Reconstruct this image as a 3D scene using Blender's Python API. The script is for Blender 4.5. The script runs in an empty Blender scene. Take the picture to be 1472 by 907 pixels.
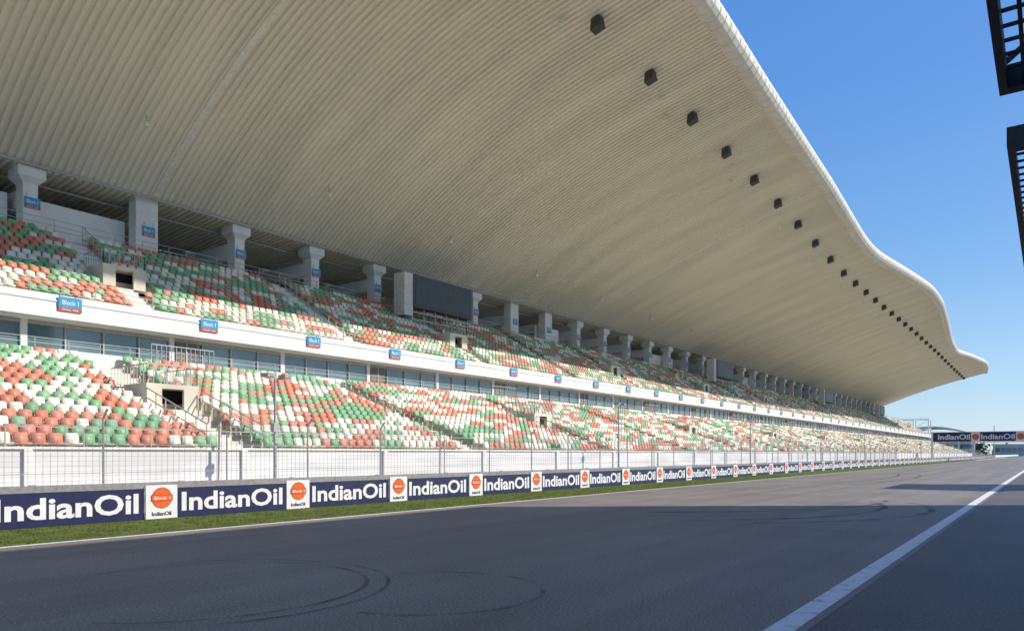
import bpy, math, random
import numpy as np
from mathutils import Vector, Matrix
random.seed(7); rng=np.random.default_rng(7)
scene=bpy.context.scene
COL=scene.collection

# ---------------------------------------------------------------- materials
def mat(name,col,rough=0.7,col2=None,scale=4.0,bump=0.0,bscale=20.0,metal=0.0,stretch=None,spec=0.5,c0=0.35,c1=0.65,detail=6):
    m=bpy.data.materials.new(name); m.use_nodes=True
    nt=m.node_tree; b=nt.nodes["Principled BSDF"]
    b.inputs["Roughness"].default_value=rough
    b.inputs["Metallic"].default_value=metal
    b.inputs["Specular IOR Level"].default_value=spec
    tc=nt.nodes.new("ShaderNodeTexCoord"); mp=nt.nodes.new("ShaderNodeMapping")
    nt.links.new(tc.outputs["Object"],mp.inputs[0])
    if stretch: mp.inputs["Scale"].default_value=stretch
    if col2 is None: col2=tuple(c*0.82 for c in col)
    n=nt.nodes.new("ShaderNodeTexNoise"); n.inputs["Scale"].default_value=scale; n.inputs["Detail"].default_value=detail
    nt.links.new(mp.outputs[0],n.inputs["Vector"])
    r=nt.nodes.new("ShaderNodeValToRGB"); r.color_ramp.elements[0].position=c0; r.color_ramp.elements[1].position=c1
    r.color_ramp.elements[0].color=(*col2,1); r.color_ramp.elements[1].color=(*col,1)
    nt.links.new(n.outputs["Fac"],r.inputs[0]); nt.links.new(r.outputs[0],b.inputs["Base Color"])
    if bump>0:
        n2=nt.nodes.new("ShaderNodeTexNoise"); n2.inputs["Scale"].default_value=bscale; n2.inputs["Detail"].default_value=3
        nt.links.new(tc.outputs["Object"],n2.inputs["Vector"])
        bp=nt.nodes.new("ShaderNodeBump"); bp.inputs["Strength"].default_value=bump; bp.inputs["Distance"].default_value=0.02
        nt.links.new(n2.outputs["Fac"],bp.inputs["Height"]); nt.links.new(bp.outputs[0],b.inputs["Normal"])
    return m

M_white=mat("white_painted_concrete",(0.86,0.85,0.82),0.7,(0.76,0.75,0.71),0.6,0.1)
M_wallw=mat("weathered_white_wall",(0.84,0.83,0.82),0.8,(0.66,0.65,0.65),0.8,0.1,stretch=(1,0.3,2))
M_conc=mat("terrace_concrete",(0.76,0.71,0.58),0.85,(0.60,0.56,0.45),0.7,0.2)
M_roof=mat("roof_lining",(0.90,0.84,0.71),0.55,(0.78,0.73,0.62),0.22,0,stretch=(0.3,1.6,0.3))
M_seam=mat("roof_seam",(0.90,0.87,0.78),0.6)
M_tube=mat("roof_edge_metal",(0.84,0.80,0.72),0.5,(0.72,0.68,0.61),0.8)
M_top=mat("roof_top_metal",(0.6,0.6,0.6),0.5)
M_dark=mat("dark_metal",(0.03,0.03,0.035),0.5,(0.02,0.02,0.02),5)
M_spk=mat("speaker_cabinet",(0.07,0.07,0.075),0.6,(0.05,0.05,0.05),5)
M_screen_body=mat("screen_cabinet",(0.09,0.09,0.09),0.6)
M_back=mat("grey_louvre",(0.22,0.21,0.19),0.8,(0.14,0.14,0.13),1)
M_steel=mat("galvanised_steel",(0.42,0.42,0.41),0.45,(0.3,0.3,0.29),8,metal=0.5)
M_rail=mat("railing_steel",(0.50,0.47,0.43),0.5,(0.42,0.40,0.37),5,metal=0.2)
M_pole=mat("lamp_pole_paint",(0.5,0.5,0.48),0.5)
M_navy=mat("navy_vinyl",(0.018,0.022,0.095),0.45,(0.012,0.016,0.07),3)
M_wv=mat("white_vinyl",(0.85,0.85,0.85),0.45,(0.78,0.78,0.78),3)
M_orange=mat("orange_vinyl",(0.85,0.15,0.02),0.45,(0.78,0.12,0.015),3)
M_cyan=mat("cyan_sign",(0.04,0.36,0.62),0.5,(0.03,0.30,0.54),3)
M_red=mat("red_sign",(0.62,0.11,0.09),0.5,(0.52,0.08,0.07),3)
M_screen=mat("screen_face",(0.05,0.055,0.06),0.4,(0.035,0.04,0.045),2)
M_line=mat("road_paint",(0.85,0.85,0.84),0.6,(0.50,0.50,0.49),5,0.2,c0=0.28,c1=0.46)
M_kred=mat("kerb_red",(0.5,0.06,0.04),0.7)
M_grass=mat("grass_turf",(0.145,0.18,0.04),0.95,(0.085,0.11,0.025),1.6,0.8,30,spec=0.15)
M_gnd=mat("dry_ground",(0.20,0.20,0.09),0.9,(0.12,0.13,0.05),0.02)
M_pave=mat("concrete_apron",(0.55,0.52,0.47),0.85,(0.44,0.42,0.38),0.8)
M_bld=mat("pit_building_wall",(0.72,0.70,0.66),0.7)
M_leaf=mat("tree_foliage",(0.10,0.14,0.06),0.8,(0.05,0.08,0.035),0.15)
M_glass=mat("tinted_glass",(0.16,0.25,0.27),0.06,(0.10,0.17,0.19),0.35,spec=1.0,stretch=(1,1,0.3))
M_seat=bpy.data.materials.new("seat_plastic"); M_seat.use_nodes=True
nt=M_seat.node_tree; b=nt.nodes["Principled BSDF"]; b.inputs["Roughness"].default_value=0.5
at=nt.nodes.new("ShaderNodeAttribute"); at.attribute_name="seatcol"
nt.links.new(at.outputs["Color"],b.inputs["Base Color"])
def asphalt(name,base):
    m=bpy.data.materials.new(name); m.use_nodes=True; nt=m.node_tree; b=nt.nodes["Principled BSDF"]
    b.inputs["Roughness"].default_value=0.62; b.inputs["Specular IOR Level"].default_value=0.5
    tc=nt.nodes.new("ShaderNodeTexCoord")
    def noise(sc,stretch,det=4):
        mp=nt.nodes.new("ShaderNodeMapping"); mp.inputs["Scale"].default_value=stretch
        nt.links.new(tc.outputs["Object"],mp.inputs[0])
        n=nt.nodes.new("ShaderNodeTexNoise"); n.inputs["Scale"].default_value=sc; n.inputs["Detail"].default_value=det
        nt.links.new(mp.outputs[0],n.inputs["Vector"]); return n.outputs["Fac"]
    def mr(x,a,b2,lo=0.3,hi=0.7):
        r=nt.nodes.new("ShaderNodeMapRange"); r.inputs[1].default_value=lo; r.inputs[2].default_value=hi
        r.inputs[3].default_value=a; r.inputs[4].default_value=b2
        nt.links.new(x,r.inputs[0]); return r.outputs[0]
    def mul(x,y):
        n=nt.nodes.new("ShaderNodeMath"); n.operation='MULTIPLY'; nt.links.new(x,n.inputs[0]); nt.links.new(y,n.inputs[1]); return n.outputs[0]
    f=mul(mr(noise(32,(1,1,1),4),0.45,1.6),mr(noise(0.25,(1,1,1)),0.84,1.16))
    f=mul(f,mr(noise(1.0,(1.1,0.02,1),5),0.82,1.18))
    f=mul(f,mr(noise(140,(1,1,1),2),0.6,1.45))
    sp=nt.nodes.new("ShaderNodeVectorMath"); sp.operation='SCALE'
    sp.inputs[0].default_value=base; nt.links.new(f,sp.inputs["Scale"])
    nt.links.new(sp.outputs[0],b.inputs["Base Color"])
    bp=nt.nodes.new("ShaderNodeBump"); bp.inputs["Strength"].default_value=0.25; bp.inputs["Distance"].default_value=0.006
    nt.links.new(noise(90,(1,1,1),2),bp.inputs["Height"]); nt.links.new(bp.outputs[0],b.inputs["Normal"])
    return m
M_asph=asphalt("track_asphalt",(0.225,0.200,0.172))
M_asph2=asphalt("verge_asphalt",(0.11,0.10,0.09))
M_rub=bpy.data.materials.new("tyre_rubber_film"); M_rub.use_nodes=True
nt=M_rub.node_tree; b=nt.nodes["Principled BSDF"]; b.inputs["Base Color"].default_value=(0.04,0.038,0.036,1); b.inputs["Roughness"].default_value=0.8
tc=nt.nodes.new("ShaderNodeTexCoord"); n=nt.nodes.new("ShaderNodeTexNoise"); n.inputs["Scale"].default_value=1.3; n.inputs["Detail"].default_value=8
nt.links.new(tc.outputs["Object"],n.inputs["Vector"])
r=nt.nodes.new("ShaderNodeMapRange"); r.inputs[1].default_value=0.36; r.inputs[2].default_value=0.7; r.inputs[3].default_value=0.0; r.inputs[4].default_value=0.6
nt.links.new(n.outputs["Fac"],r.inputs[0]); nt.links.new(r.outputs[0],b.inputs["Alpha"])

# ---------------------------------------------------------------- mesh helper
class MB:
    def __init__(s): s.v=[]; s.f=[]; s.mi=[]; s.mats=[]
    def m(s,mt):
        if mt not in s.mats: s.mats.append(mt)
        return s.mats.index(mt)
    def add(s,vs,fs,mt):
        o=len(s.v); k=s.m(mt)
        s.v.extend(vs)
        for f in fs: s.f.append([i+o for i in f]); s.mi.append(k)
    def box(s,x0,x1,y0,y1,z0,z1,mt):
        vs=[(x0,y0,z0),(x1,y0,z0),(x1,y1,z0),(x0,y1,z0),(x0,y0,z1),(x1,y0,z1),(x1,y1,z1),(x0,y1,z1)]
        s.add(vs,[(0,3,2,1),(4,5,6,7),(0,1,5,4),(1,2,6,5),(2,3,7,6),(3,0,4,7)],mt)
    def beam(s,p,q,w,mt,h=None,n=4):
        p=Vector(p); q=Vector(q); d=(q-p)
        if d.length<1e-6: return
        d.normalize(); up=Vector((0,0,1)) if abs(d.z)<0.95 else Vector((0,1,0))
        a=d.cross(up).normalized(); b=a.cross(d).normalized()
        h=w if h is None else h; vs=[]
        for P in (p,q):
            if n==4:
                for (i,j) in ((-1,-1),(1,-1),(1,1),(-1,1)): vs.append(tuple(P+a*(i*w/2)+b*(j*h/2)))
            else:
                for k in range(n):
                    t=2*math.pi*k/n; vs.append(tuple(P+a*(math.cos(t)*w/2)+b*(math.sin(t)*h/2)))
        fs=[(k,(k+1)%n,n+(k+1)%n,n+k) for k in range(n)]+[tuple(range(n))[::-1],tuple(range(n,2*n))]
        s.add(vs,fs,mt)
    def mesh(s,name):
        me=bpy.data.meshes.new(name); me.from_pydata(s.v,[],s.f)
        for mt in s.mats: me.materials.append(mt)
        me.polygons.foreach_set("material_index",s.mi); me.update(); return me
    def obj(s,name,parent=None,loc=None):
        o=bpy.data.objects.new(name,s.mesh(name)); COL.objects.link(o)
        if parent: o.parent=parent
        if loc: o.location=loc
        return o
def empty(name):
    e=bpy.data.objects.new(name,None); COL.objects.link(e); return e
def inst(me,name,loc,parent=None,rot=None,sc=None):
    o=bpy.data.objects.new(name,me); COL.objects.link(o); o.location=loc
    if rot: o.rotation_euler=rot
    if sc: o.scale=sc
    if parent: o.parent=parent
    return o
def text_geo(body,bold=0.0):
    c=bpy.data.curves.new("t",'FONT'); c.body=body; c.size=1; c.offset=bold; c.extrude=0.0; c.resolution_u=3
    o=bpy.data.objects.new("t",c); COL.objects.link(o)
    dg=bpy.context.evaluated_depsgraph_get(); me=bpy.data.meshes.new_from_object(o.evaluated_get(dg))
    vs=[tuple(v.co) for v in me.vertices]; fs=[tuple(p.vertices) for p in me.polygons]
    bpy.data.objects.remove(o)
    xs=[v[0] for v in vs]; ys=[v[1] for v in vs]
    return [(v[0]-min(xs),v[1]-min(ys),0) for v in vs],fs,max(xs)-min(xs),max(ys)-min(ys)
def put_text(mb,tg,y0,z0,w,h,x,mt):
    vs,fs,tw,th=tg
    mb.add([(x,y0+v[0]/tw*w,z0+v[1]/th*h) for v in vs],fs,mt)
def disc(mb,x,yc,zc,r,mt,n=28,sq=1):
    vs=[(x,yc+r*math.cos(2*math.pi*k/n),zc+r*sq*math.sin(2*math.pi*k/n)) for k in range(n)]
    mb.add(vs,[tuple(range(n))],mt)
T_io=text_geo("IndianOil",0.027); T_blk=text_geo("Block 1",0.01); T_gen=text_geo("Gate  G4",0.01)

Y0,Y1=-24.0,372.0
# ---------------------------------------------------------------- ground
def sheet(name,x0,x1,y0,y1,z,mt):
    mb=MB(); mb.add([(x0,y0,z),(x1,y0,z),(x1,y1,z),(x0,y1,z)],[(0,1,2,3)],mt); return mb.obj(name)
sheet("ground",-3000,3000,-1500,5000,-0.016,M_gnd)
sheet("track_road",-16.4,-2.0,-80,900,0.0,M_asph)
sheet("pit_side_road",-2.0,14,-80,900,-0.004,M_asph2)
sheet("grass_verge",-20.6,-16.4,-80,900,-0.008,M_grass)
sheet("concrete_apron_pavement",-28,-20.6,-80,420,-0.006,M_pave)
gb=MB(); gv=[];gf=[]
for _ in range(14000):
    y=4+60*rng.random()**1.4; x=rng.uniform(-19.98,-16.42); h=rng.uniform(0.008,0.028); a=rng.uniform(0,6.28); w=0.012
    dx,dy=math.cos(a)*w,math.sin(a)*w; o=len(gv); lx,ly=rng.normal()*0.02,rng.normal()*0.02
    gv+= [(x-dx,y-dy,-0.008),(x+dx,y+dy,-0.008),(x+lx,y+ly,h)]; gf.append((o,o+1,o+2))
gb.add(gv,gf,M_grass); gb.obj("grass_blades")
mb=MB()
mb.add([(-2.36,-60,0.004),(-2.10,-60,0.004),(-2.10,900,0.004),(-2.36,900,0.004)],[(0,1,2,3)],M_line)
mb.add([(-16.34,-60,0.004),(-16.17,-60,0.004),(-16.17,900,0.004),(-16.34,900,0.004)],[(0,1,2,3)],M_line)
mb.obj("track_edge_line")
mb=MB()
for i in range(90):
    y=240+i*2.0
    mb.box(-17.6,-16.42,y,y+1.0,-0.01,0.05,M_kred); mb.box(-17.6,-16.42,y+1.0,y+2.0,-0.01,0.05,M_wv)
mb.obj("track_kerb")
mb=MB()
def arc(cx,cy,r,a0,a1,w=0.16,ex=1.0,n=48,z=0.008):
    vs=[];fs=[]
    for k in range(n+1):
        t=math.radians(a0+(a1-a0)*k/n)
        for rr in (r-w/2,r+w/2): vs.append((cx+rr*math.cos(t),cy+rr*ex*math.sin(t),z))
    for k in range(n): fs.append((2*k,2*k+1,2*k+3,2*k+2))
    mb.add(vs,fs,M_rub)
arc(-9.3,5.6,2.2,-60,190,0.07); arc(-9.3,5.6,2.5,-40,160,0.06,z=0.0085); arc(-6.6,7.2,1.5,-80,150,0.07,z=0.009)
arc(-12.0,26,9,-50,30,0.2,z=0.0095); arc(-13.4,26,9,-55,28,0.2,z=0.010); arc(-16,30,11,-60,10,0.2,z=0.0105)
arc(-70,60,62,-25,12,0.22,z=0.011); arc(-71.6,60,62,-22,12,0.22,z=0.0115)
mb.obj("tyre_skid_marks")

# ---------------------------------------------------------------- grandstand
stand=empty("grandstand")
NL,NU=16,13
def zl(r): return 1.75+0.31*r
def dl(r): return 28.0+0.85*r
def zu(r): return 10.05+0.50*r
def du(r): return 43.0+0.85*r
VL=[19.0+16*k for k in range(-2,23)]; VU=[22.8+16*k for k in range(-2,22)]
VLd=VL[0::2]; VUd=VU[0::2]
def extrude_profile(mb,prof,y0,y1,mt,caps=True):
    n=len(prof); vs=[(x,y0,z) for x,z in prof]+[(x,y1,z) for x,z in prof]
    fs=[(k,(k+1)%n,n+(k+1)%n,n+k) for k in range(n)]
    if caps: fs+=[tuple(range(n)),tuple(range(n,2*n))[::-1]]
    mb.add(vs,fs,mt)
def clean(prof):
    pr=[]
    for p in prof:
        if not pr or (abs(pr[-1][0]-p[0])+abs(pr[-1][1]-p[1]))>1e-5: pr.append(p)
    return pr
prof=[(-27.15,-0.02),(-27.15,1.75)]
for r in range(NL):
    prof.append((-dl(r)-0.85,zl(r)))
    if r<NL-1: prof.append((-dl(r)-0.85,zl(r+1)))
prof.append((-41.6,6.4)); prof.append((-41.6,-0.02))
mb=MB(); extrude_profile(mb,clean(prof),Y0,Y1,M_conc); mb.obj("lower_terrace",stand)
mb=MB()
mb.box(-27.14,-27.0,Y0,Y1,-0.02,1.95,M_wallw)
mb.box(-27.14,-26.9,Y0,Y1,1.955,2.03,M_white)
y=Y0+2
while y<Y1:
    mb.box(-26.998,-26.9,y,y+0.25,-0.02,1.95,M_white); y+=8
mb.obj("front_wall_panels",stand)
prof=[(-42.2,9.0),(-42.2,10.05)]
for r in range(NU):
    prof.append((-du(r)-0.85,zu(r)))
    prof.append((-du(r)-0.85,zu(r+1) if r<NU-1 else zu(r)))
prof+= [(-66,zu(NU-1)),(-66,zu(NU-1)-0.5),(-52,14.0),(-45,9.4),(-45,9.0)]
mb=MB(); extrude_profile(mb,clean(prof),Y0,Y1,M_conc); mb.obj("upper_terrace",stand)
mb=MB()
mb.box(-42.195,-42.0,Y0,Y1,8.9,10.12,M_white)
mb.box(-42.6,-41.95,Y0,Y1,9.75,9.82,M_white)
mb.box(-44.5,-42.198,Y0,Y1,8.82,8.995,M_white)
mb.box(-41.9,-41.605,Y0,Y1,6.0,7.2,M_white)
mb.box(-44.6,-41.91,Y0,Y1,6.9,7.1,M_pave)
mb.obj("balcony_fascia",stand)
mb=MB(); y=Y0
while y<Y1-2:
    t=rng.normal()*0.012; t2=rng.normal()*0.012
    mb.add([(-43.2+t,y+0.03,7.15),(-43.2-t,y+1.97,7.15),(-43.2-t+t2,y+1.97,8.80),(-43.2+t+t2,y+0.03,8.80)],[(0,1,2,3)],M_glass)
    y+=2.0
mb.box(-44.3,-43.4,Y0,Y1,7.101,8.81,M_back)
mb.obj("glazing",stand)
mb=MB(); y=Y0; k=0
while y<Y1:
    w=0.035 if k%4 else 0.16
    mb.box(-43.24,-43.08,y-w,y+w,7.1,8.82,M_rail if k%4 else M_white)
    y+=2.0;k+=1
mb.box(-43.3,-43.1,Y0,Y1,8.62,8.80,M_rail)
for i,yc in enumerate(VL):
    mb.box(-43.18,-43.02,yc+5.2,yc+6.6,7.1,8.6,M_back)
    mb.box(-43.01,-42.96,yc+5.85,yc+5.93,7.1,8.6,M_rail)
mb.obj("window_mullions",stand)

def vom(mb,yc,xf,xb,z0,h,w=2.6):
    t=0.15; zt=z0+h; xf=-xf; xb=-xb
    dw=1.1
    mb.box(xf-t,xf,yc-w/2,yc-dw/2,z0-0.3,zt,M_conc)
    mb.box(xf-t,xf,yc+dw/2,yc+w/2,z0-0.3,zt,M_conc)
    mb.box(xf-t,xf,yc-dw/2,yc+dw/2,zt-0.22,zt,M_conc)
    mb.box(xb,xf-t-0.002,yc-w/2,yc-w/2+t,z0-0.3,zt,M_conc)
    mb.box(xb,xf-t-0.002,yc+w/2-t,yc+w/2,z0-0.3,zt,M_conc)
    mb.box(xb,xf-t-0.002,yc-w/2+t+0.002,yc+w/2-t-0.002,zt-0.2,zt-0.02,M_conc)
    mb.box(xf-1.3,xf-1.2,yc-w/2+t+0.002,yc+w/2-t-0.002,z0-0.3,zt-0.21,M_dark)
    for (a,b2) in (((xf-.05,yc-w/2+.05),(xf-.05,yc+w/2-.05)),((xf-.05,yc-w/2+.05),(xb,yc-w/2+.05)),((xf-.05,yc+w/2-.05),(xb,yc+w/2-.05))):
        Ln=math.dist(a,b2); n=max(2,int(Ln/0.3))
        mb.beam((a[0],a[1],zt+.9),(b2[0],b2[1],zt+.9),0.05,M_rail)
        for i in range(n+1):
            x=a[0]+(b2[0]-a[0])*i/n; y=a[1]+(b2[1]-a[1])*i/n
            mb.beam((x,y,zt),(x,y,zt+0.9),0.028,M_rail)
mb=MB()
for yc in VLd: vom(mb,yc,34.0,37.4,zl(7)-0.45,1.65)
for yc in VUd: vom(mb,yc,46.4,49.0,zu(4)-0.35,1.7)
mb.obj("stair_entrances",stand)
mb=MB()
def slope_rail(D,Z,ra,rb,y,n=6):
    a=(-D(ra),y,Z(ra)); b2=(-D(rb),y,Z(rb))
    for hh in (0.55,1.0): mb.beam((a[0],a[1],a[2]+hh),(b2[0],b2[1],b2[2]+hh),0.045,M_rail)
    for i in range(0,n+1):
        x=a[0]+(b2[0]-a[0])*i/n; z=a[2]+(b2[2]-a[2])*i/n
        mb.beam((x,y,z-0.15),(x,y,z+1.0),0.04,M_rail)
for yc in VL:
    door=yc in VLd
    rr=list(range(0,7))+list(range(11,NL)) if door else range(NL)
    for r in rr:
        mb.box(-dl(r)-0.848,-dl(r)-0.45,yc-0.62,yc+0.62,zl(r)+0.002,zl(r)+0.155,M_white)
    if door:
        for sy in (-1.4,1.4): slope_rail(dl,zl,1,6.8,yc+sy)
    else: slope_rail(dl,zl,8,14.5,yc-0.68,7)
for yc in VU:
    door=yc in VUd
    rr=list(range(0,4))+list(range(7,NU)) if door else range(NU)
    for r in rr:
        mb.box(-du(r)-0.848,-du(r)-0.42,yc-0.62,yc+0.62,zu(r)+0.002,zu(r)+0.25,M_white)
    slope_rail(du,zu,8,12.5,yc+0.7,5)
    if not door: slope_rail(du,zu,1,6,yc-0.7,5)
mb.obj("aisle_steps",stand)
def railing(mb,x,z,y0,y1,h,step,rails,w=0.04):
    for rr in rails: mb.beam((x,y0,z+rr),(x,y1,z+rr),w,M_rail)
    y=y0
    while y<=y1: mb.beam((x,y,z),(x,y,z+h),w,M_rail); y+=step
mb=MB()
railing(mb,-42.3,10.1,Y0,Y1,0.95,1.6,(0.35,0.65,0.95),0.03)
railing(mb,-41.75,7.2,Y0,Y1,0.55,1.6,(0.28,0.55),0.03)
railing(mb,-27.3,2.0,Y0,Y1,0.7,2.4,(0.7,),0.03)
railing(mb,-54.3,zu(12),Y0,Y1,1.5,2.0,(0.8,1.1,1.5),0.035)
for yc in VLd:
    for k in range(14): mb.beam((-41.7,yc+3+0.3*k,7.2),(-41.7,yc+3+0.3*k,8.1),0.03,M_rail)
    mb.beam((-41.7,yc+3,8.1),(-41.7,yc+6.9,8.1),0.05,M_rail)
mb.obj("safety_railings",stand)

def seat_template():
    vs=[];fs=[]
    w=0.225
    pro=[(-w+.02,0.34),(w-.02,0.34),(w,0.5),(w,0.74),(w-.045,0.80),(-w+.045,0.80),(-w,0.74),(-w,0.5)]
    for dx in (0.0,0.05):
        for (y,z) in pro:
            vs.append((-0.52-dx-(z-0.36)*0.22+ (0.05*(abs(y)/w)**2),y,z))
    n=8
    fs.append(tuple(range(n))); fs.append(tuple(range(n,2*n))[::-1])
    for k in range(n): fs.append((k,n+k,n+(k+1)%n,(k+1)%n))
    o=len(vs)
    for z in (0.34,0.41):
        for (x,y) in ((-0.52,-w+.02),(-0.12,-w+.03),(-0.12,w-.03),(-0.52,w-.02)): vs.append((x,y,z+(0.03 if x>-0.2 else 0)))
    fs+=[(o,o+3,o+2,o+1),(o+4,o+5,o+6,o+7),(o,o+1,o+5,o+4),(o+1,o+2,o+6,o+5),(o+2,o+3,o+7,o+6)]
    o=len(vs)
    vs+= [(-0.5,-0.03,0.0),(-0.3,-0.03,0.0),(-0.3,-0.03,0.35),(-0.5,-0.03,0.35)]
    fs.append((o,o+1,o+2,o+3))
    return np.array(vs),fs
TV,TF=seat_template()
WHT=(0.84,0.80,0.66); GRN=(0.20,0.43,0.215); RED=(0.66,0.215,0.12)
def build_seats(name,rows,voms,dvoms,halfv,vr,seed,wts,pitch=0.55):
    rs=np.random.default_rng(seed); pos=[];cols=[]
    ph=rs.uniform(0,6.28,8)
    for r,(D,z) in enumerate(rows):
        y=Y0+0.4; run=0; c=0
        while y<Y1-0.4:
            blocked=False
            for yc in voms:
                dy=abs(y-yc)
                if dy<0.9 or (yc in dvoms and dy<halfv and vr[0]<=r<=vr[1]): blocked=True;break
            if not blocked:
                if run<=0:
                    a=math.sin(y*0.31+r*0.65+ph[0])+0.6*math.sin(y*0.67-r*1.1+ph[1])
                    b2=math.sin(y*0.27-r*0.8+ph[2])+0.6*math.sin(y*0.59+r*1.2+ph[3])
                    w=np.array([wts[0],wts[1]*math.exp(0.5*a),wts[2]*math.exp(0.5*b2)]); w/=w.sum()
                    c=rs.choice(3,p=w); run=rs.integers(1,4)
                pos.append((-D+rs.normal()*0.01,y,z)); j=rs.uniform(0.84,1.08); j2=rs.uniform(0,0.16)
                base=(WHT,GRN,RED)[c]; cols.append(tuple(min(0.9,(v*(1-j2)+0.6*j2)*j) for v in base)); run-=1
            y+=pitch
    P=np.array(pos); C=np.array(cols); n=len(P); nv=len(TV)
    V=(P[:,None,:]+TV[None,:,:]).reshape(-1,3)
    tot=np.array([len(f) for f in TF]); flat=np.concatenate([np.array(f) for f in TF])
    L=(np.arange(n)[:,None]*nv+flat[None,:]).reshape(-1)
    T=np.tile(tot,n); S=np.concatenate([[0],np.cumsum(T)[:-1]])
    me=bpy.data.meshes.new(name); me.vertices.add(len(V)); me.vertices.foreach_set("co",V.ravel())
    me.loops.add(len(L)); me.loops.foreach_set("vertex_index",L.astype(np.int32))
    me.polygons.add(len(T)); me.polygons.foreach_set("loop_start",S.astype(np.int32))
    me.update(calc_edges=True)
    a=me.attributes.new("seatcol",'FLOAT_COLOR','POINT')
    CC=np.ones((n,nv,4)); CC[:,:,:3]=C[:,None,:]; a.data.foreach_set("color",CC.ravel())
    me.materials.append(M_seat); me.validate()
    o=bpy.data.objects.new(name,me); COL.objects.link(o); o.parent=stand
    return n
build_seats("lower_tier_seats",[(dl(r),zl(r)) for r in range(NL)],VL,VLd,1.55,(5,10),3,(1.05,0.68,0.66))
build_seats("upper_tier_seats",[(du(r)+0.02,zu(r)) for r in range(NU)],VU,VUd,1.5,(3,6),5,(0.9,0.85,0.75))

# columns
mb=MB(); CY=[21.15+8*k for k in range(-5,40)]
zb=zu(NU-1)
for i,y in enumerate(CY):
    if y>338: break
    w=0.46
    if i in (6,12,13): w=0.85
    mb.box(-57.0,-55.9,y-w,y+w,zb,20.1,M_white)
    if w<0.8:
        c=.40
        vs=[(-57.0,y-w,20.1),(-55.9,y-w,20.1),(-55.9,y+w,20.1),(-57.0,y+w,20.1),
            (-57.3,y-w-c,20.5),(-55.6,y-w-c,20.5),(-55.6,y+w+c,20.5),(-57.3,y+w+c,20.5),
            (-57.3,y-w-c,21.2),(-55.6,y-w-c,21.2),(-55.6,y+w+c,21.2),(-57.3,y+w+c,21.2)]
        fs=[(0,1,5,4),(1,2,6,5),(2,3,7,6),(3,0,4,7),(4,5,9,8),(5,6,10,9),(6,7,11,10),(7,4,8,11),(8,9,10,11)]
        mb.add(vs,fs,M_white)
    else: mb.box(-57.0,-55.9,y-w,y+w,20.103,21.3,M_white)
    mb.box(-63.5,-57.003,y-0.4,y+0.4,18.6,19.8,M_white)
    mb.box(-64.5,-63.503,y-0.5,y+0.5,zb,20.3,M_white)
    mb.beam((-57.0,y,17.2),(-60.5,y,18.6),0.5,M_white)
mb.obj("rear_columns",stand)
mb=MB()
for (a,b2) in ((8,20.3),(22.0,28.2),(84,90),(118,130),(170,176),(226,240)):
    mb.box(-57.6,-57.4,a,b2,zb,zb+3.5,M_white)
mb.box(-66.2,-66.0,Y0,Y1-32,0,20.4,M_back)
y=Y0
while y<Y1-32:
    mb.box(-65.998,-65.9,y,y+0.12,zb,20.3,M_rail); y+=2
mb.box(-65.9,-44.6,Y0,Y0+0.2,0,8.9,M_white); mb.box(-65.9,-44.6,Y1-0.2,Y1,0,8.9,M_white)
mb.box(-66.2,-66.0,Y1-31.9,Y1,0,zb+1,M_white)
mb.obj("rear_wall",stand)

# roof --------------------------------------------------------
eY=[-24,20,53.4,89.4,100.8,119,128,146,164,182,211,238,263,285,307,322,335]
eX=[20.5,20.5,20.9,22.05,22.3,22.7,22.3,20.6,19.2,19.4,21.1,22.9,23.7,20.8,18.9,19.1,20.2]
lY=[-24,20,47,93,125,160,200,250,290,335]
lZ=[34.8,34.6,33.7,32.7,31.2,31.4,32.0,31.9,31.4,31.2]
def smooth(Yq,X,Yv):
    fine=np.arange(-60,380,1.0); val=np.interp(fine,X,Yv)
    k=np.exp(-0.5*(np.arange(-15,16)/3.5)**2); k/=k.sum()
    sm=np.convolve(np.pad(val,15,mode='edge'),k,mode='valid'); return np.interp(Yq,fine,sm)
def Bc(Y): return np.interp(Y,[25,95],[0.012,0.0028])
def roofz(d,Y):
    Zl=smooth(Y,lY,lZ); B=Bc(Y); A=(Zl-21.4+841*B)/29.0
    z=21.4+A*d-B*d*d
    sl=np.maximum(A-58*B,0.22); z2=Zl+sl*(d-29)
    return np.where(d>29,z2,z)
ND=18
yy=[];off=[]
P=0.5; y=-24.0
while y<335:
    for fr,o in ((0,0),(0.33,0),(0.43,-0.17),(0.87,-0.17),(0.97,0)):
        yy.append(y+fr*P*0.999); off.append(o)
    y+=P
yy=np.array(yy); off=np.array(off); xe=smooth(yy,eY,eX)
V=[]
for k in range(-3,ND+1):
    if k<0: d=np.full_like(yy,k*10.0/3); z=21.4+0.09*d
    else: d=(56-xe)*k/ND; z=roofz(d,yy)
    V.append(np.stack([-(56-d),yy,z+off],1))
V=np.array(V); R,N,_=V.shape
idx=np.arange(R*N).reshape(R,N)
F=np.stack([idx[:-1,:-1],idx[1:,:-1],idx[1:,1:],idx[:-1,1:]],-1).reshape(-1,4)
me=bpy.data.meshes.new("roof_soffit"); me.from_pydata(V.reshape(-1,3).tolist(),[],F.tolist()); me.materials.append(M_roof)
o=bpy.data.objects.new("roof_soffit",me); COL.objects.link(o); o.parent=stand
yt=np.arange(-24,335.1,2.0); xt=smooth(yt,eY,eX); V=[]
for k in range(-3,ND+1):
    if k<0: d=np.full_like(yt,k*10.0/3); z=21.4+0.09*d
    else: d=(56-xt)*k/ND; z=roofz(d,yt)
    V.append(np.stack([-(56-d),yt,z+1.5-1.0*max(k,0)/ND],1))
V=np.array(V); R,N,_=V.shape; idx=np.arange(R*N).reshape(R,N)
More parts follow.
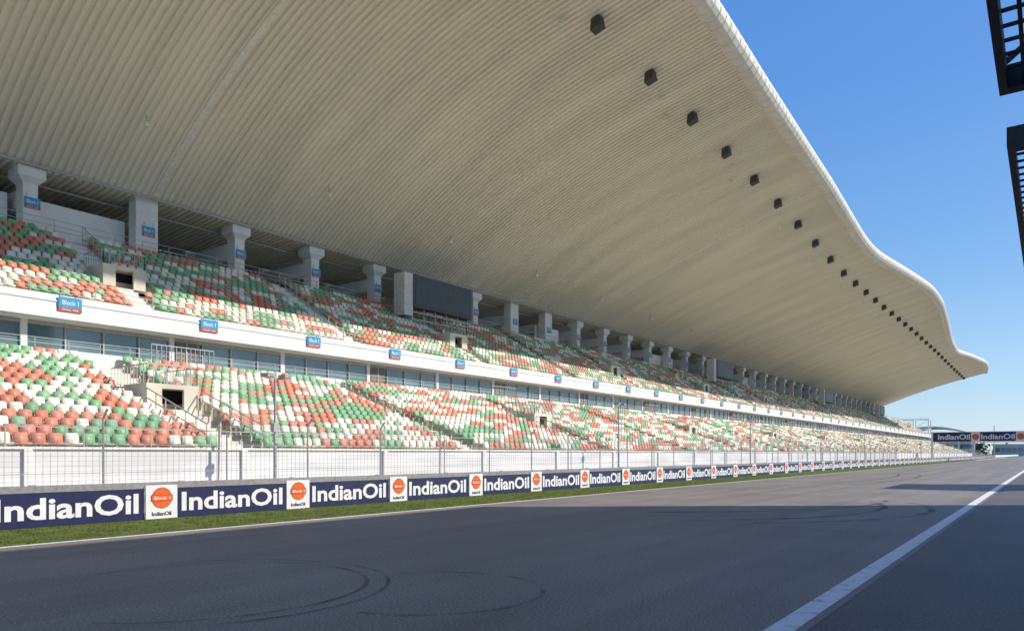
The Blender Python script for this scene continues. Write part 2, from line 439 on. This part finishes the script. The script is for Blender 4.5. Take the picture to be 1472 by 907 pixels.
F=np.stack([idx[:-1,:-1],idx[:-1,1:],idx[1:,1:],idx[1:,:-1]],-1).reshape(-1,4)
me=bpy.data.meshes.new("roof_top"); me.from_pydata(V.reshape(-1,3).tolist(),[],F.tolist()); me.materials.append(M_top)
for p in me.polygons: p.use_smooth=True
o=bpy.data.objects.new("roof_top",me); COL.objects.link(o); o.parent=stand
vs=[];fs=[]; NT=14; yt=[]; rad=[]
y=-24.0
while y<=335:
    for f,rr in ((0,0.84),(0.06,0.90),(0.9,0.90),(0.96,0.84)):
        yt.append(y+f*1.2); rad.append(rr)
    y+=1.2
yt=np.array(yt); xt=smooth(yt,eY,eX); zt=roofz(56-xt,yt)
for i in range(len(yt)):
    for k in range(NT):
        t=2*math.pi*k/NT
        vs.append((-xt[i]+0.1+rad[i]*math.cos(t),yt[i],zt[i]+0.45+rad[i]*math.sin(t)))
for i in range(len(yt)-1):
    for k in range(NT):
        a=i*NT+k; b2=i*NT+(k+1)%NT; fs.append((a,b2,b2+NT,a+NT))
fs.append(tuple(range((len(yt)-1)*NT,len(yt)*NT)))
mb=MB(); mb.add(vs,fs,M_tube); mb.obj("roof_rounded_edge",stand)
mb=MB()
def strip(Ya,w,z0,z1,mt):
    x_e=float(smooth(Ya,eY,eX)); vs=[];fs=[]
    n=20
    for k in range(n+1):
        d=(56-x_e)*k/n; z=float(roofz(d,Ya))
        for (yy_,zz) in ((Ya-w/2,z+z0),(Ya+w/2,z+z0),(Ya+w/2,z+z1),(Ya-w/2,z+z1)): vs.append((-(56-d),yy_,zz))
    for k in range(n):
        for j in range(4): fs.append((4*k+j,4*k+(j+1)%4,4*k+4+(j+1)%4,4*k+4+j))
    mb.add(vs,fs,mt)
for Ya in (29.6,94.1,158.7,223.2,287.8): strip(Ya,0.45,-0.24,-0.05,M_seam)
strip(335.1,0.25,-0.3,1.3,M_tube); strip(-24.1,0.25,-0.3,1.3,M_tube)
mb.beam((-55.4,-24,21.25),(-55.4,335,21.25),0.22,M_rail,n=8)
mb.beam((-57.9,-24,20.75),(-57.9,335,20.75),0.14,M_rail,n=8)
for (Ya,h) in ((176,3.2),(180,2.2),(302,3)):   # small antenna masts on the roof
    x_e=float(smooth(Ya,eY,eX)); z=float(roofz(56-x_e-1,Ya)); mb.beam((-x_e-1,Ya,z),(-x_e-1,Ya,z+h),0.1,M_rail)
mb.obj("roof_seams",stand)
mb=MB()
for k in range(-3,33):
    Y=47.2+8.85*k
    if Y>332: break
    X=-26.7; z=float(roofz(56-26.7,Y))
    s=0.42
    vs=[(X-s,Y-s,z-1.15),(X+s,Y-s,z-0.9),(X+s,Y+s,z-0.9),(X-s,Y+s,z-1.15),(X-s*.9,Y-s*.8,z-0.3),(X+s*.7,Y-s*.8,z-0.15),(X+s*.7,Y+s*.8,z-0.15),(X-s*.9,Y+s*.8,z-0.3)]
    mb.add(vs,[(0,3,2,1),(4,5,6,7),(0,1,5,4),(1,2,6,5),(2,3,7,6),(3,0,4,7)],M_spk)
    mb.beam((X,Y-.3,z-.3),(X,Y-.3,z+0.05),0.06,M_dark); mb.beam((X,Y+.3,z-.3),(X,Y+.3,z+0.05),0.06,M_dark)
    if k%2==0:
        for (X2,Y2) in ((-28.6,Y-2),(-27.6,Y-5.0)):
            z2=float(roofz(56+X2,Y2))
            mb.beam((X2,Y2,z2-0.4),(X2,Y2,z2),0.05,M_seam)
            mb.beam((X2,Y2,z2-0.7),(X2,Y2,z2-0.4),0.42,M_seam,n=8)
for k in range(0,20):
    X2,Y2=-50.5,26.3+16*k
    z2=float(roofz(56+X2,Y2)); mb.beam((X2,Y2,z2-0.7),(X2,Y2,z2),0.06,M_rail); mb.beam((X2,Y2,z2-1.0),(X2,Y2,z2-0.7),0.35,M_seam,n=8)
mb.obj("roof_speakers_and_lamps",stand)

for ya in (52.3,133,215,296):
    mb=MB(); L=8.9
    x0=-50.0
    mb.box(x0-1.0,x0,ya,ya+L,16.1,19.3,M_screen_body)
    mb.box(x0+0.003,x0+0.04,ya+0.25,ya+L-0.25,16.35,19.1,M_screen)
    mb.box(x0-1.5,x0-0.1,ya-1.2,ya-0.01,15.2,19.3,M_bld)
    for yy_ in np.linspace(ya+0.2,ya+L-0.2,6):
        mb.beam((x0-0.5,yy_,13.2),(x0-0.5,yy_,16.1),0.15,M_rail)
    mb.beam((x0-0.1,ya,15.6),(x0-0.1,ya+L,15.6),0.1,M_rail); mb.beam((x0-0.1,ya,14.9),(x0-0.1,ya+L,14.9),0.1,M_rail)
    mb.obj("video_screen")

mb=MB()
mb.box(-0.04,0,-0.58,0.58,-0.12,0.42,M_cyan); mb.box(-0.04,0,-0.58,0.58,-0.32,-0.123,M_red)
put_text(mb,T_blk,-0.40,0.02,0.80,0.24,0.006,M_wv); put_text(mb,T_gen,-0.4,-0.27,0.8,0.10,0.006,M_wv)
mb.beam((-0.02,-0.4,0.42),(-0.02,-0.4,0.75),0.03,M_rail); mb.beam((-0.02,0.4,0.42),(-0.02,0.4,0.75),0.03,M_rail)
me_sign=mb.mesh("block_sign")
for k in range(-4,44):
    y=17.75+8*k
    if y<Y1-2: inst(me_sign,"block_sign",(-41.9,y,9.62),rot=(0,math.radians(4),0))
for y in CY:
    if y<338: inst(me_sign,"block_sign",(-55.84,y+0.1,18.75),sc=(1,0.85,1))

# ---------------------------------------------------------------- advertising boards
def adv_board():
    mb=MB(); W=3.70; H=0.84
    mb.box(-0.06,0,0,W-0.01,0,H,M_navy)
    mb.box(-0.07,0.008,0,W-0.01,H+0.002,H+0.03,M_steel)
    put_text(mb,T_io,0.12,0.17,W-0.28,0.55,0.006,M_wv)
    for y in (0.2,1.85,3.5): mb.beam((-0.1,y,0),(-0.1,y,H),0.06,M_steel); mb.beam((-0.1,y,H*0.8),(-0.65,y,0),0.05,M_steel)
    return mb.mesh("advertising_board")
def logo_board():
    mb=MB(); W=0.92; H=0.93; yc=W/2; zc=0.57
    mb.box(-0.05,0.012,0.0,W-0.01,0.0,H,M_wv)
    disc(mb,0.016,yc,zc,0.295,M_navy); disc(mb,0.020,yc,zc,0.283,M_orange)
    mb.box(0.021,0.024,yc-0.31,yc+0.31,zc-0.085,zc+0.085,M_navy)
    mb.box(0.0245,0.027,yc-0.30,yc+0.30,zc-0.075,zc+0.075,M_orange)
    put_text(mb,T_blk,yc-0.23,zc-0.045,0.46,0.09,0.030,M_wv)
    put_text(mb,T_io,0.17,0.08,W-0.36,0.115,0.018,M_navy)
    for y in (0.1,0.8): mb.beam((-0.08,y,0),(-0.08,y,H),0.05,M_steel)
    return mb.mesh("logo_board")
ma=adv_board(); ml=logo_board(); per=4.64
k=-6
while True:
    y=11.33+per*k
    if y>330: break
    jx=random.uniform(-0.03,0.03)
    inst(ma,"advertising_board",(-20.05+jx,y,0.0),rot=(0,0,random.uniform(-0.006,0.006)))
    inst(ml,"sponsor_logo_board",(-20.03+jx,y-0.93,0.0),rot=(0,0,random.uniform(-0.01,0.01)))
    k+=1
mb=MB()
for z in (0.35,0.7):
    mb.box(-21.0,-20.92,-40,420,z,z+0.28,M_steel)
y=-40
while y<420: mb.beam((-21.05,y,0),(-21.05,y,1.0),0.12,M_steel); y+=4
mb.obj("crash_barrier")

mb=MB(); XF=-24.0
FY0,FY1=-26,372
y=FY0+1.6; i=0
while y<FY1:
    tilt=rng.normal()*0.03
    mb.beam((XF-0.04,y,0),(XF-0.04,y+tilt,2.9+rng.normal()*0.05),0.07,M_rail,n=6)
    mb.beam((XF-0.04,y+tilt,2.9),(XF+0.25,y+tilt,3.2),0.05,M_rail)
    if i%3==1: mb.beam((XF-0.04,y+0.35,0),(XF-0.04,y+0.35,2.5),0.06,M_rail,n=6)
    y+=3.95; i+=1
for z in (0.12,1.2,2.1): mb.beam((XF,FY0,z),(XF,FY1,z),0.025,M_rail)
z=0.22
while z<2.85: mb.beam((XF+0.02,FY0,z),(XF+0.02,FY1,z),0.009,M_steel); z+=0.15
for z in (3.0,3.15): mb.beam((XF+(z-2.95)*0.9,FY0,z),(XF+(z-2.95)*0.9,FY1,z),0.010,M_steel)
y=FY0
while y<160: mb.beam((XF+0.03,y,0.1),(XF+0.03,y,2.85),0.009,M_steel); y+=0.2
mb.obj("catch_fence")

def lamp(y,h,x=-25.0):
    mb=MB()
    mb.beam((0,0,0),(0,0,h*0.5),0.14,M_pole,n=10); mb.beam((0,0,h*0.5),(0,0,h),0.10,M_pole,n=10)
    mb.beam((0,0,0),(0,0,0.25),0.28,M_pole,n=10)
    mb.beam((0,-0.45,h-0.05),(0,0.45,h-0.05),0.05,M_pole)
    for s in (-0.4,0.4):
        mb.box(-0.12,0.32,s-0.16,s+0.16,h-0.02,h+0.12,M_steel)
        mb.box(0.0,0.28,s-0.13,s+0.13,h-0.05,h-0.022,M_wv)
    mb.box(-0.1,0.1,-0.12,0.12,h*0.55,h*0.55+0.35,M_pole)
    mb.obj("lamp_post",loc=(x,y,0))
for y,h in ((18.2,4.85),(47.2,5.3),(76,5.3),(105,5.3),(134,5.3),(165,5.3),(200,5.3)): lamp(y,h)

# ---------------------------------------------------------------- overhead gantry
g=empty("overhead_track_gantry"); YG=212.0
mb=MB()
for x in (-24.0,6.0):
    for dy in (0,1.6): mb.beam((x,YG+dy,0),(x,YG+dy,7.3),0.4,M_white)
for z in (4.7,7.1):
    for dy in (0.3,1.6): mb.beam((-24,YG+dy,z),(6,YG+dy,z),0.2,M_white)
x=-24.0
while x<6:
    mb.beam((x,YG+1.6,4.7),(x+1.2,YG+1.6,7.1),0.1,M_white); mb.beam((x+1.2,YG+1.6,7.1),(x+2.4,YG+1.6,4.7),0.1,M_white); x+=2.4
mb.obj("gantry_truss",g)
mb=MB()
mb.box(-23.8,5.8,YG+0.05,YG+0.15,4.85,7.05,M_navy)
def textY(tg,x0,z0,w,h,yv,mt):
    vs,fs,tw,th=tg; mb.add([(x0+v[0]/tw*w,yv,z0+v[1]/th*h) for v in vs],fs,mt)
x=-22.7
while x<4:
    textY(T_io,x,5.3,6.8,1.3,YG+0.03,M_wv)
    vs=[(x+7.0,YG+0.03,4.85),(x+8.9,YG+0.03,4.85),(x+8.9,YG+0.03,7.05),(x+7.0,YG+0.03,7.05)]
    mb.add(vs,[(0,1,2,3)],M_wv)
    n=20; mb.add([(x+7.95+0.75*math.cos(2*math.pi*i/n),YG+0.01,5.95+0.75*math.sin(2*math.pi*i/n)) for i in range(n)],[tuple(range(n))],M_orange)
    x+=9.1
mb.obj("gantry_signboard",g)

# ---------------------------------------------------------------- distance
mb=MB()
n=16; vs=[];fs=[]
for i in range(n+1):
    t=i/n; x=-95+60*t; z=12+7*math.sin(math.pi*t)
    for yv,zz in ((560,z),(600,z),(600,z+1),(560,z+1)): vs.append((x,yv,zz))
for i in range(n):
    for j in range(4): fs.append((4*i+j,4*i+(j+1)%4,4*i+4+(j+1)%4,4*i+4+j))
mb.add(vs,fs,M_white)
for x in np.linspace(-90,-40,7): mb.box(x-0.6,x+0.6,561,562.5,0,14,M_white)
mb.box(-88,-42,570,590,0,12.5,M_glass)
for z in (4,8): mb.box(-88.5,-41.5,569.5,569.98,z,z+1,M_white)
mb.obj("arched_roof_pavilion")
mb=MB()
mb.box(-40,60,760,790,0,9,M_bld); mb.box(-41,61,759,791,9.01,10.2,M_white)
for i in range(24):
    mb.box(-38+i*4,-35.2+i*4,759.6,759.98,3.5,7,M_glass)
mb.box(-10,20,770,785,10.21,14,M_bld)
mb.obj("distant_office_building")
mb=MB()
for x in (-56,-50,-44):
    for yv in (376,384):
        mb.beam((x,yv,0),(x,yv,17.5),0.35,M_white)
for z in (5,9,13,17.3):
    for yv in (376,384): mb.beam((-56,yv,z),(-44,yv,z),0.25,M_white)
    for x in (-56,-50,-44): mb.beam((x,376,z),(x,384,z),0.25,M_white)
    if z<17:
        mb.beam((-56,376,z),(-50,376,z+4),0.15,M_white); mb.beam((-50,376,z),(-44,376,z+4),0.15,M_white)
for x in np.arange(-56,-43,1.0): mb.beam((x,375.9,17.3),(x,375.9,18.5),0.08,M_white)
mb.obj("steel_stair_tower")
vs=[];fs=[]
def clump(cx,cy,cz,r,n):
    for _ in range(n):
        u=rng.normal(size=3); u/=np.linalg.norm(u); rad=r*rng.uniform(0.45,1.05)
        c=np.array([cx,cy,cz])+u*rad*np.array([1,1,0.8])
        a=rng.normal(size=3); a/=np.linalg.norm(a); b2=np.cross(a,u+0.1); b2/=max(1e-6,np.linalg.norm(b2)); s=r*rng.uniform(0.12,0.28)
        o=len(vs)
        for (i,j) in ((-1,-0.6),(1,-0.8),(0.8,1),(-0.9,0.7)): vs.append(tuple(c+a*s*i+b2*s*j))
        fs.append((o,o+1,o+2,o+3))
for i in range(230):
    x=rng.uniform(-260,120); y=rng.uniform(640,750) if x<-45 else rng.uniform(800,900)
    h=rng.uniform(5,11)
    for q in range(3): clump(x+rng.normal()*3,y+rng.normal()*2,h*0.45+rng.uniform(0,h*0.4),h*0.45,28)
mb=MB(); mb.add(vs,fs,M_leaf)
for i in range(60):
    x=rng.uniform(-260,120); y=rng.uniform(640,700) if x<-45 else rng.uniform(800,860); mb.beam((x,y,0),(x,y,4),0.4,M_back)
mb.obj("distant_tree_line")
mb=MB()
for x,y,h in ((-33,640,22),(-10,600,18)): mb.beam((x,y,0),(x,y,h),0.5,M_rail,n=6)
mb.obj("distant_mast")
mb=MB()
mb.box(-22,-21.6,422,900,0,1.1,M_wv); mb.box(2.0,2.4,230,900,0,1.1,M_wv)
mb.obj("far_barrier_wall")

# ---------------------------------------------------------------- pit side
pb=empty("pit_building")
mb=MB(); H=18.4; YE=37.0
mb.box(6,24,-90,YE,0.0,H,M_bld)
mb.obj("building_body",pb)
mb=MB()
for z in (4.2,8.4,12.6):
    mb.box(5.9,5.997,-90,YE,z,z+0.6,M_white)
    mb.box(5.94,5.996,-90,YE-0.2,z+1.2,z+3.6,M_glass)
y=-88
while y<31:
    mb.box(5.93,5.995,y,y+5,0.1,3.8,M_back); y+=6.5
mb.obj("floors_and_garage_doors",pb)
mb=MB()
for dx in (0,3.5):
    for dy in (0,5): mb.beam((6.2+dx,53+dy,0),(6.2+dx,53+dy,7.4),0.3,M_steel)
mb.box(6,10,52.5,59,7.4,10.4,M_bld); mb.box(5.5,10.5,52,59.5,10.41,10.7,M_white)  # off-camera raised block, added to throw a shadow patch onto the track
mb.obj("unseen_shadow_tower")

def canopy(y0,y1):
    mb=MB(); z=5.85; xa=-0.43
    mb.box(xa-0.02,xa+0.06,y0,y1,z-0.13,z+0.10,M_dark)
    mb.box(1.4,1.5,y0,y1,z-0.18,z+0.1,M_dark)
    mb.box(xa+0.062,1.395,y1-0.16,y1,z-0.13,z+0.1,M_dark); mb.box(xa+0.062,1.395,y0,y0+0.16,z-0.18,z+0.1,M_dark)
    y=y0+0.5
    while y<y1-0.3:
        mb.beam((xa+0.065,y,z),(1.39,y,z),0.03,M_dark); y+=0.30
    for x in (-0.24,0.0,0.35,0.9): mb.box(x,x+0.035,y0+.17,y1-.17,z-0.08,z-0.03,M_dark)
    for y in (y0+1.0,y1-1.0): mb.beam((1.45,y,0),(1.45,y,z-0.18),0.14,M_dark)
    mb.beam((xa+.05,y1-0.3,z+0.1),(1.45,y1-0.3,z+1.5),0.05,M_dark)
    mb.obj("steel_canopy_frame")
canopy(1.0,9.7); canopy(11.3,21.0)

# ---------------------------------------------------------------- light
w=bpy.data.worlds.new("World"); scene.world=w; w.use_nodes=True
nt=w.node_tree; bg=nt.nodes["Background"]; sky=nt.nodes.new("ShaderNodeTexSky"); sky.sky_type='NISHITA'
L=Vector((-1,-0.8,-0.85)).normalized()
el=math.asin(-L.z); az=math.atan2(-L.x,-L.y)
sky.sun_disc=False; sky.sun_elevation=el; sky.sun_rotation=az
sky.air_density=1.0; sky.dust_density=0.3; sky.ozone_density=3.0; sky.altitude=0
# horizon haze / zenith tint by true elevation, mixed with the physical sky
tc=nt.nodes.new("ShaderNodeTexCoord"); sx=nt.nodes.new("ShaderNodeSeparateXYZ"); nt.links.new(tc.outputs["Generated"],sx.inputs[0])
rp=nt.nodes.new("ShaderNodeValToRGB"); nt.links.new(sx.outputs["Z"],rp.inputs[0])
e=rp.color_ramp.elements
e[0].position=0.0; e[0].color=(0.50,0.69,0.86,1)
e[1].position=0.75; e[1].color=(0.06,0.25,0.80,1)
for p,c in ((0.08,(0.36,0.60,0.88,1)),(0.22,(0.17,0.43,0.86,1)),(0.42,(0.08,0.31,0.84,1))):
    q=e.new(p); q.color=c
sc=nt.nodes.new("ShaderNodeVectorMath"); sc.operation='SCALE'; sc.inputs["Scale"].default_value=1/0.15
nt.links.new(rp.outputs[0],sc.inputs[0])
mx=nt.nodes.new("ShaderNodeMix"); mx.data_type='RGBA'; mx.inputs["Factor"].default_value=0.65
nt.links.new(sky.outputs[0],mx.inputs["A"]); nt.links.new(sc.outputs[0],mx.inputs["B"])
nt.links.new(mx.outputs["Result"],bg.inputs[0]); bg.inputs[1].default_value=0.15
sl=bpy.data.lights.new("sun",'SUN'); sl.energy=5.0; sl.angle=math.radians(0.5); sl.color=(1,0.93,0.82)
so=bpy.data.objects.new("sun",sl); COL.objects.link(so); so.rotation_euler=L.to_track_quat('-Z','Y').to_euler(); so.location=(60,60,60)

# ---------------------------------------------------------------- camera
cam=bpy.data.cameras.new("camera"); co=bpy.data.objects.new("camera",cam); COL.objects.link(co)
cam.sensor_width=36; cam.lens=1060/1472*36; cam.shift_y=198.5/1472; cam.clip_end=6000; cam.clip_start=0.1
co.location=(0,0,1.8); co.rotation_euler=(math.radians(90),0,math.atan(0.730))
scene.camera=co
scene.view_settings.view_transform='Standard'; scene.view_settings.look='None'; scene.view_settings.exposure=0
